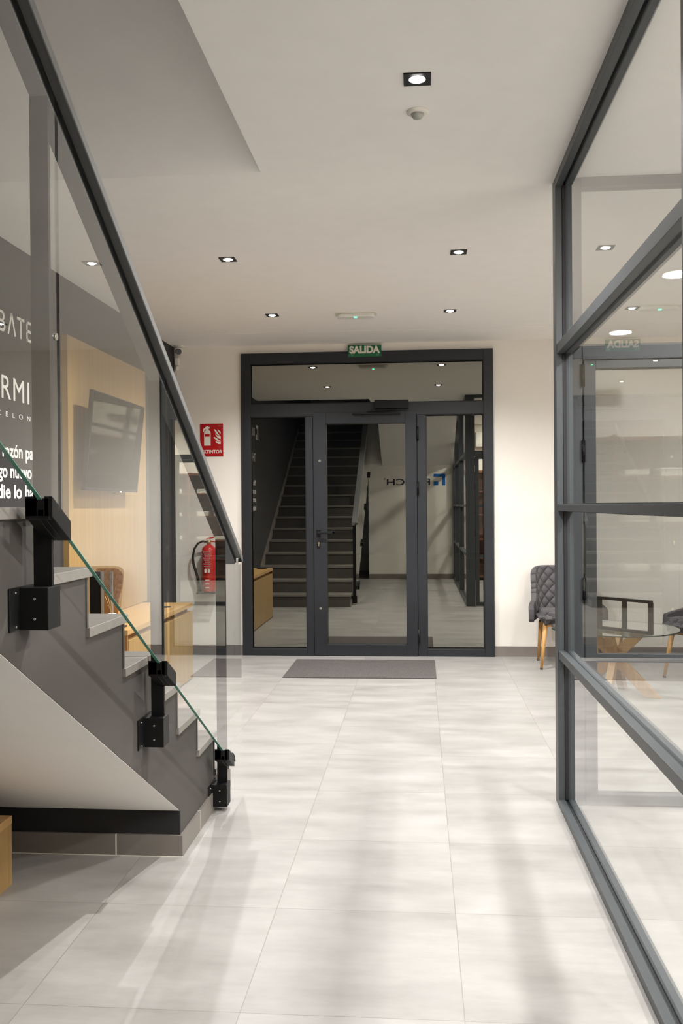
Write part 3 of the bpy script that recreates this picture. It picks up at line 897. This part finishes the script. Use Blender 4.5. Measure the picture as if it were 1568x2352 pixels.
for za, zb in ((1.340, 1.377), (0.652, 0.692)):
    MB().box(0.797, 1.602, 4.268, 4.292, za + 0.014, zb).box(0.797, 1.602, 4.276, 4.316, za, zb - 0.012).build('door_bar', PM, dl, bevel=0.0015)
MB().box(0.797, 1.602, 4.297, 4.303, 0.055, 1.985).build('glass_pane', 'glass_partition', dl)
for z in (1.953, 1.612, 0.988):
    MB().cone((0.739, 4.254, z - 0.05), (0.739, 4.254, z + 0.05), 0.0085, 0.0085, 14).build('hinge', 'black_steel', dl)
MB().box(1.615, 1.640, 4.252, 4.262, 0.98, 1.12).box(1.50, 1.635, 4.210, 4.226, 1.04, 1.058).cone((1.628, 4.262, 1.049), (1.628, 4.215, 1.049), 0.008, 0.008).build('door_handle', 'black_steel', dl, bevel=0.002)
# small chrome stop standing on the floor inside the office
ds = thing('door_stop', (1.03, 2.96, 0), 'small chrome door stop on the office floor behind the glass', 'door stop')
MB().cone((0.98, 3.33, 0), (0.98, 3.33, 0.022), 0.010, 0.010, 16).build('stem', 'white_plastic', ds)
MB().lathe([(0.0, 0.034), (0.010, 0.034), (0.016, 0.030), (0.016, 0.024), (0.010, 0.020), (0.0, 0.020)], (0.98, 3.33, 0)).build('cap', 'steel', ds)

# ================================================================== LEFT WALL: wood panel, television, lettering
pn = MB().box(XL + 0.001, XL + 0.040, 5.70, 7.37, 0.612, 2.473)
pn.build('wood_panel', 'oak', label='tall oak veneer panel fixed to the dark wall behind the television', cat='wall panel')

tv = thing('television', (-2.10, 6.30, 1.48), 'black flat television tilted forward on the oak wall panel', 'television')
ang = math.atan2(0.062, 0.645)
T = Matrix.Translation((-2.128, 0, 1.482)) @ Matrix.Rotation(ang, 4, 'Y')
TW0, TW1, TH = 5.755, 6.852, 0.650
MB().box(-0.032, -0.004, TW0, TW1, 0, TH).rot(T).build('casing', 'tv_shell', tv, bevel=0.003)
MB().box(-0.0045, -0.002, TW0 + 0.012, TW1 - 0.012, 0.022, TH - 0.012).rot(T).build('screen', 'tv_screen', tv)
MB().box(-0.062, -0.030, TW0 + 0.2, TW1 - 0.2, 0.10, TH - 0.18).rot(T).build('rear_housing', 'tv_shell', tv, bevel=0.01)
MB().box(-2.2195, -2.205, 6.15, 6.45, 1.70, 1.95).bar((-2.200, 6.3, 1.835), (-2.135, 6.3, 1.80), 0.06, 0.05).build('wall_bracket', 'black_steel', tv)
MB().cone((-0.006, 6.31, -0.002), (-0.006, 6.31, -0.012), 0.018, 0.012, 20).rot(T).build('logo_tab', 'tv_shell', tv)
MB().box(-0.006, -0.001, 6.455, 6.463, -0.002, 0.004).rot(T).build('power_light', 'white_led', tv)

def wall_text(body, y0, z, size, width=None, bold=0.0, label='', group=None, spacing=1.0):
    return text_mesh('wall_lettering', body, size, 'letter_white', frame((XL + 0.0015, y0, z), (0, 1, 0)), width=width, bold=bold, depth=0.0006, spacing=spacing, label=label, cat='lettering')
lg = MB()
lg.box(XL, XL + 0.002, 4.02, 4.17, 2.455, 2.50); lg.box(XL, XL + 0.002, 4.02, 4.065, 2.30, 2.455); lg.box(XL, XL + 0.002, 4.115, 4.17, 2.30, 2.37)
lg.build('wall_logo', 'letter_white', label='white angular logo on the dark wall beside the letters RI', cat='logo')
wall_text('RI', 4.30, 2.34, 0.15, width=0.15, label='white letters RI at the top left of the dark wall lettering')
bt = [('B', 4.835, 0.085), ('T', 5.055, 0.095), ('E', 5.175, 0.085)]
z_ = 2.338
t = MB()
def stroke(mb, ya, za, yb, zb, w_=0.016):
    mb.bar((XL + 0.001, ya, za), (XL + 0.001, yb, zb), 0.002, w_, upv=(0, 0, 1)) if abs(zb - za) < 1e-4 else mb.bar((XL + 0.001, ya, za), (XL + 0.001, yb, zb), w_, 0.002, upv=(1, 0, 0))
for sgn in (-1, 1):
    stroke(t, 4.985 + sgn * 0.045, z_, 4.985, z_ + 0.118)
for (ya, za, yb, zb) in ((5.055, z_ + 0.110, 5.150, z_ + 0.110), (5.1025, z_, 5.1025, z_ + 0.11), (5.185, z_, 5.185, z_ + 0.118), (5.178, z_ + 0.110, 5.262, z_ + 0.110), (5.178, z_ + 0.06, 5.250, z_ + 0.06), (5.178, z_ + 0.008, 5.262, z_ + 0.008)):
    stroke(t, ya, za, yb, zb)
tb = t.build('wall_lettering', 'letter_white', label='large white letters BATE at the top of the dark wall', cat='lettering')
tb2 = text_mesh('letter', 'B', 0.168, 'letter_white', frame((XL + 0.0015, 4.820, z_), (0, 1, 0)), width=0.085, depth=0.0006)
tb2.parent = tb
wall_text('THE', 4.25, 1.985, 0.17, width=0.30, label='thin white letters THE below the logo on the dark wall')
wall_text('RMI', 4.850, 1.975, 0.185, width=0.355, label='thin white letters RMI between BATE and the small letters', spacing=1.15)
wall_text('BARCELONA', 4.52, 1.878, 0.040, width=0.80, label='small widely spaced white letters BARCELONA', spacing=2.6)
for i, (tx, wd, lb) in enumerate((('\u201cNo hay una raz\u00f3n para', 1.13, 'first line of the white quotation ending razon para'),
                                 ('no probar algo nuevo', 1.01, 'second line of the white quotation ending algo nuevo'),
                                 ('porque nadie lo haya', 1.16, 'third line of the white quotation with nadie lo ha'),
                                 ('intentado\u201d', 0.50, 'last short line of the white quotation, behind the stairs'))):
    wall_text(tx, 4.22, 1.657 - 0.1135 * i, 0.105, width=wd, bold=0.0026, label=lb)

# rear wall: logo and name
lg = MB()
lx = 0.475
lg.box(lx - 0.215, lx, YB, YB + 0.003, 1.890, 1.945); lg.box(lx - 0.060, lx, YB, YB + 0.003, 1.730, 1.890); lg.box(lx - 0.215, lx - 0.13, YB, YB + 0.003, 1.730, 1.805)
lg.build('wall_logo', 'logo_blue', label='blue square logo on the pale rear wall, seen reflected in the entrance glass', cat='logo')
text_mesh('wall_lettering', 'RITECH', 0.165, 'letter_navy', frame((0.195, YB + 0.0015, 1.742), (-1, 0, 0)), width=0.80, bold=0.002, label='dark blue letters RITECH on the pale rear wall', cat='lettering')
text_mesh('wall_lettering', '\u00ae', 0.05, 'letter_navy', frame((-0.625, YB + 0.0015, 1.84), (-1, 0, 0)), label='tiny registered mark after the dark blue letters on the rear wall', cat='lettering')

# ================================================================== SIDEBOARD AND WHAT STANDS ON IT
sb = thing('sideboard', (-2.03, 6.42, 0), 'low oak sideboard with recessed grip along the dark left wall', 'sideboard')
BX, B0, B1, BH = -1.812, 5.60, 7.245, 0.608
MB().box(XL + 0.001, BX, B0, B1, BH - 0.032, BH).build('top', 'oak_flat', sb, bevel=0.0015)
MB().box(XL + 0.001, BX - 0.045, B0 + 0.02, B1 - 0.004, BH - 0.068, BH - 0.032).build('grip_recess', 'oak_dark', sb)
MB().box(XL + 0.001, BX - 0.020, B0 + 0.02, B1 - 0.004, 0.0, BH - 0.068).build('carcass', 'oak', sb)
MB().box(XL + 0.001, BX - 0.004, B0, B0 + 0.020, 0.0, BH - 0.032).build('end_panel', 'oak_dark', sb, bevel=0.001)
for i in range(3):
    y0 = B0 + 0.022 + i * (B1 - B0 - 0.024) / 3; y1 = B0 + 0.022 + (i + 1) * (B1 - B0 - 0.024) / 3 - 0.003
    MB().box(BX - 0.020, BX, y0, y1, 0.012, BH - 0.068).build('door', 'oak', sb, bevel=0.001)
MB().lathe([(0.0, 0.6085), (0.034, 0.6085), (0.034, 0.6125), (0.026, 0.6125), (0.026, 0.610), (0.0, 0.610)], (-1.93, 6.90, 0)).build('cable_grommet', 'black_steel', sb)

ds = thing('display_stand', (-2.12, 6.10, 0.608), 'black upright panel with clear acrylic front and dark edge strip on the sideboard', 'display stand')
MB().box(-2.222, -2.142, 6.055, 6.075, 0.609, 0.940).build('black_panel', 'matte_black', ds, bevel=0.002)
MB().box(-2.142, -2.130, 6.05, 6.08, 0.609, 0.940).build('panel_edge', 'grey_panel', ds)
MB().box(-2.130, -2.078, 6.060, 6.064, 0.609, 0.950).build('clear_sheet', 'acrylic', ds)
MB().box(-2.078, -2.062, 6.052, 6.072, 0.609, 0.940).build('edge_strip', 'grey_panel', ds)
MB().box(-2.225, -2.062, 6.075, 6.078, 0.609, 0.625).build('foot', 'tv_shell', ds)
pts = [(-2.215, 0.609), (-2.215, 0.955)]
for i in range(7):
    a = math.radians(90 - 15 * i); pts.append((-2.085 + 0.055 * math.cos(a), 0.900 + 0.055 * math.sin(a)))
pts += [(-2.034, 0.85), (-2.045, 0.80), (-2.062, 0.74), (-2.070, 0.609)]
MB().prism(pts, 'y', 6.18, 6.192).build('wooden_board', 'oak_dark', label='brown board with rounded corner standing behind the black panel', cat='board', bevel=0.002)
rd = thing('reed_diffuser', (-2.055, 5.98, 0.608), 'small white jar with thin reeds on the sideboard', 'diffuser')
MB().lathe([(0.0, 0.609), (0.027, 0.609), (0.029, 0.615), (0.029, 0.668), (0.026, 0.674), (0.020, 0.674), (0.020, 0.664), (0.0, 0.664)], (-2.03, 5.95, 0)).build('jar', 'white_plastic', rd)
for dx, dy in ((-0.030, 0.0), (-0.012, 0.01), (-0.045, -0.01), (0.004, -0.012)):
    MB().cone((-2.03, 5.95, 0.665), (-2.03 + dx, 5.95 + dy, 0.800 + dx * 0.2), 0.0016, 0.0016, 8).build('reed', 'oak_flat', rd)
MB().box(-1.98, -1.87, 5.63, 5.77, 0.609, 0.620).build('tray', 'tv_shell', label='thin black tray on the near corner of the sideboard', cat='tray', bevel=0.002)

# low bench tucked under the stairs
bn = thing('bench', (-1.75, 2.75, 0), 'low oak bench under the white underside of the stairs', 'bench')
MB().box(-2.10, -1.491, 2.30, 3.251, 0.222, 0.252).build('seat', 'oak_flat', bn, bevel=0.002)
MB().box(-2.10, -1.493, 3.226, 3.250, 0.0, 0.222).build('side_panel', 'oak', bn)
MB().box(-2.10, -1.493, 2.302, 2.326, 0.0, 0.222).build('side_panel', 'oak', bn)
MB().box(-1.515, -1.494, 2.326, 3.226, 0.0, 0.222).build('front_panel', 'oak', bn)

# ================================================================== WAITING AREA
def make_chair(x, y, rz, label):
    """quilted shell chair, built facing -Y about its own centre"""
    e = thing('quilted_chair', (x, y, 0), label, 'chair', 'quilted chairs', rz)
    Mw = local(e)
    bm = bmesh.new(); uvl = bm.loops.layers.uv.new('UVMap')
    NU, NV = 81, 15
    def path(s):
        a = abs(s)
        if a <= 0.55:
            t_ = a / 0.55
            x_ = 0.238 * math.sin(t_ * math.pi / 2) ** 0.9 if t_ > 0 else 0.0
            y_ = 0.235 - 0.085 * (t_ ** 2.6)
        else:
            t_ = (a - 0.55) / 0.45
            x_ = 0.238 + 0.065 * math.sin(t_ * math.pi / 2)
            y_ = 0.150 - 0.30 * t_
        return (math.copysign(x_, s), y_)
    def top(s):
        a = abs(s)
        if a <= 0.50:
            return 0.835 - 0.060 * (a / 0.50) ** 6
        if a <= 0.61:
            t_ = (a - 0.50) / 0.11
            return 0.775 + (0.555 - 0.775) * (3 * t_ * t_ - 2 * t_ ** 3)
        t_ = (a - 0.61) / 0.39
        return 0.555 - 0.065 * t_
    grid = []
    for i in range(NU):
        s = -1 + 2 * i / (NU - 1)
        px, py = path(s)
        row = []
        for j in range(NV):
            v = j / (NV - 1)
            zb = 0.375 + 0.03 * (abs(s) > 0.9) * (abs(s) - 0.9) * 10
            z = zb + (top(s) - zb) * v
            hgt = (z - 0.5) / 0.33
            wid = 1.0 + (0.05 * math.sin(max(0, min(1, hgt)) * math.pi / 2) if abs(s) <= 0.6 else 0) * min(1, abs(s) / 0.4)
            lean = 0.075 * max(0, (z - 0.45) / 0.38)
            row.append((bm.verts.new((px * wid, py + lean, z)), (s * 0.62, z * 0.9)))
        grid.append(row)
    for i in range(NU - 1):
        for j in range(NV - 1):
            q = [grid[i][j], grid[i + 1][j], grid[i + 1][j + 1], grid[i][j + 1]]
            f_ = bm.faces.new([a[0] for a in q]); f_.smooth = True
            for lp, a in zip(f_.loops, q): lp[uvl].uv = a[1]
            if i < 13 or i > NU - 15: f_.material_index = 1
    me = bpy.data.meshes.new('backrest'); bm.to_mesh(me); bm.free()
    me.materials.append(MATS['quilted_grey']); me.materials.append(MATS['grey_velvet'])
    o = bpy.data.objects.new('backrest', me); COL.objects.link(o); o.parent = e
    sd = o.modifiers.new('thick', 'SOLIDIFY'); sd.thickness = 0.045; sd.offset = 0
    bv = o.modifiers.new('round', 'SUBSURF'); bv.levels = 1; bv.render_levels = 2
    # seat cushion
    bm = bmesh.new(); uvl = bm.loops.layers.uv.new('UVMap')
    bmesh.ops.create_cube(bm, size=1.0)
    bmesh.ops.scale(bm, vec=(0.50, 0.46, 0.105), verts=bm.verts)
    bmesh.ops.bevel(bm, geom=bm.edges[:] + bm.verts[:], offset=0.045, segments=5, affect='EDGES')
    bmesh.ops.translate(bm, vec=(0, -0.035, 0.425), verts=bm.verts)
    for f_ in bm.faces:
        f_.smooth = True
        n_ = f_.normal
        for lp in f_.loops:
            c_ = lp.vert.co
            lp[uvl].uv = (c_.x, c_.y) if abs(n_.z) > 0.6 else ((c_.x, c_.z) if abs(n_.y) > abs(n_.x) else (c_.y, c_.z))
    me = bpy.data.meshes.new('seat'); bm.to_mesh(me); bm.free(); me.materials.append(MATS['quilted_grey'])
    o = bpy.data.objects.new('seat', me); COL.objects.link(o); o.parent = e
    for sx_, sy_ in ((-1, -1), (1, -1), (-1, 1), (1, 1)):
        ytop = 0.10 if sy_ > 0 else -0.17
        yb_ = 0.235 if sy_ > 0 else -0.215
        l_ = MB().cone((sx_ * 0.195, ytop, 0.365), (sx_ * (0.235 if sy_ < 0 else 0.205), yb_, 0.006), 0.021, 0.011, 16)
        me_o = l_.rot(Mw).build('leg', 'beech', e)
        MB().cone((sx_ * (0.235 if sy_ < 0 else 0.205), yb_, 0.012), (sx_ * (0.2355 if sy_ < 0 else 0.2055), yb_, 0.0), 0.0125, 0.012, 12).rot(Mw).build('foot_cap', 'rubber', me_o)
    MB().box(-0.20, 0.20, -0.185, -0.155, 0.348, 0.374).rot(Mw).build('seat_rail', 'beech', e, bevel=0.002)
    MB().box(-0.20, 0.20, 0.08, 0.11, 0.348, 0.374).rot(Mw).build('seat_rail', 'beech', e, bevel=0.002)
    return e
make_chair(1.232, 7.98, 0.0, 'grey quilted chair with wooden legs against the entrance wall')
make_chair(2.214, 7.354, math.radians(-60), 'grey quilted chair right of the glass table, cut by the frame')

tb = thing('coffee_table', (1.39, 6.78, 0), 'round glass coffee table on crossed wooden legs', 'table')
MB().cone((1.39, 6.78, 0.470), (1.39, 6.78, 0.4795), 0.445, 0.445, 96).build('tabletop', 'glass_table', tb)
rg = MB(); n = 96
for i in range(n):
    pass
R0, R1 = 0.4445, 0.4465
A = []
for zz in (0.4703, 0.4792):
    A.append([rg.b.verts.new((1.39 + R1 * math.cos(2 * math.pi * i / n), 6.78 + R1 * math.sin(2 * math.pi * i / n), zz)) for i in range(n)])
for i in range(n):
    rg.b.faces.new([A[0][i], A[0][(i + 1) % n], A[1][(i + 1) % n], A[1][i]])
rg.build('tabletop_edge', 'glass_edge_table', tb)
for k, a in enumerate((-24, 66, 156, 246)):
    ar = math.radians(a)
    fx, fy = 1.39 + 0.315 * math.cos(ar), 6.78 + 0.315 * math.sin(ar)
    tx, ty = 1.39 - 0.24 * math.cos(ar), 6.78 - 0.24 * math.sin(ar)
    l_ = MB().bar((fx, fy, -0.05), (tx, ty, 0.52), 0.052, 0.078, upv=(math.cos(ar), math.sin(ar), 0))
    for zz, nn in ((0.0, (0, 0, -1)), (0.4695, (0, 0, 1))):
        bmesh.ops.bisect_plane(l_.b, geom=l_.b.verts[:] + l_.b.edges[:] + l_.b.faces[:], plane_co=(0, 0, zz), plane_no=nn, clear_outer=True)
        ed = [x_ for x_ in l_.b.edges if x_.is_boundary]
        bmesh.ops.contextual_create(l_.b, geom=ed)
    l_.build('leg', 'rustic', tb, bevel=0.003)

rk = thing('magazine_rack', (1.39, 6.58, 0.48), 'black open metal frame standing on the round glass table', 'rack')
p0 = Vector((1.553, 6.405, 0)); p1 = Vector((1.20, 6.78, 0)); d = (p1 - p0)
def rkp(t_, z): return (p0.x + d.x * t_, p0.y + d.y * t_, z)
fr = MB()
fr.bar(rkp(-0.02, 0.704), rkp(1.02, 0.704), 0.030, 0.020).bar(rkp(-0.02, 0.492), rkp(1.02, 0.492), 0.030, 0.022)
for t_ in (0.0, 0.40, 0.80, 1.0):
    a = rkp(t_, 0.482); b_ = rkp(t_, 0.70)
    fr.bar(a, b_, 0.034, 0.020, upv=tuple(d.normalized().cross(Vector((0, 0, 1)))))
fr.build('frame', 'tv_shell', rk, bevel=0.002)

# ================================================================== OFFICE (behind the camera on the right)
bs = thing('bookcase', (2.5, -0.15, 0), 'reddish brown bookcase on the rear office wall, seen in reflections', 'bookcase')
CX0, CX1, CY0, CY1 = 1.04, 4.10, YB + 0.002, 0.04
MB().box(CX0, CX1, CY0, CY0 + 0.012, 0.08, 2.0).build('back_panel', 'cabinet_brown', bs)
xs = [CX0, 1.76, 2.52, 3.30, CX1 - 0.03]
for x in xs:
    MB().box(x, x + 0.03, CY0 + 0.012, CY1, 0.0, 2.0).build('side_panel', 'cabinet_brown', bs)
for z in (0.08, 0.42, 0.755, 1.20, 1.62, 1.975):
    for a, b_ in zip(xs, xs[1:]):
        MB().box(a + 0.03, b_, CY0 + 0.012, CY1 - 0.004, z - 0.028, z).build('shelf', 'cabinet_brown', bs)
n = 0
for z, nm in ((1.62, 'upper'), (1.20, 'middle'), (0.755, 'lower')):
    for x, pos in ((1.16, 'left end'), (1.86, 'second bay'), (2.18, 'second bay right side'), (2.68, 'third bay'), (3.45, 'right end')):
        hh = random.uniform(0.05, 0.085)
        m_ = MB()
        nl = 5
        for i in range(nl):
            ox = random.uniform(-0.006, 0.006); oy = random.uniform(-0.006, 0.006)
            m_.box(x + ox, x + 0.215 + ox, CY0 + 0.03 + oy, CY1 - 0.03 + oy, z + 0.0005 + hh * i / nl, z + hh * (i + 1) / nl - 0.001)
        m_.build('paper_stack', 'paper', label='white paper stack on the %s bookcase shelf, %s' % (nm, pos), cat='papers', group='paper stacks in the bookcase')
ac = thing('air_conditioner', (1.44, YB + 0.1, 2.4), 'white split air conditioner high on the rear office wall', 'air conditioner')
MB().box(1.02, 1.86, YB, YB + 0.20, 2.42, 2.70).build('housing', 'white_plastic', ac, bevel=0.018, seg=3)
MB().box(1.06, 1.82, YB + 0.197, YB + 0.206, 2.445, 2.462).build('air_flap', 'white_plastic', ac)
MB().box(1.05, 1.83, YB + 0.199, YB + 0.2025, 2.466, 2.470).build('air_slot', 'grey_panel', ac)
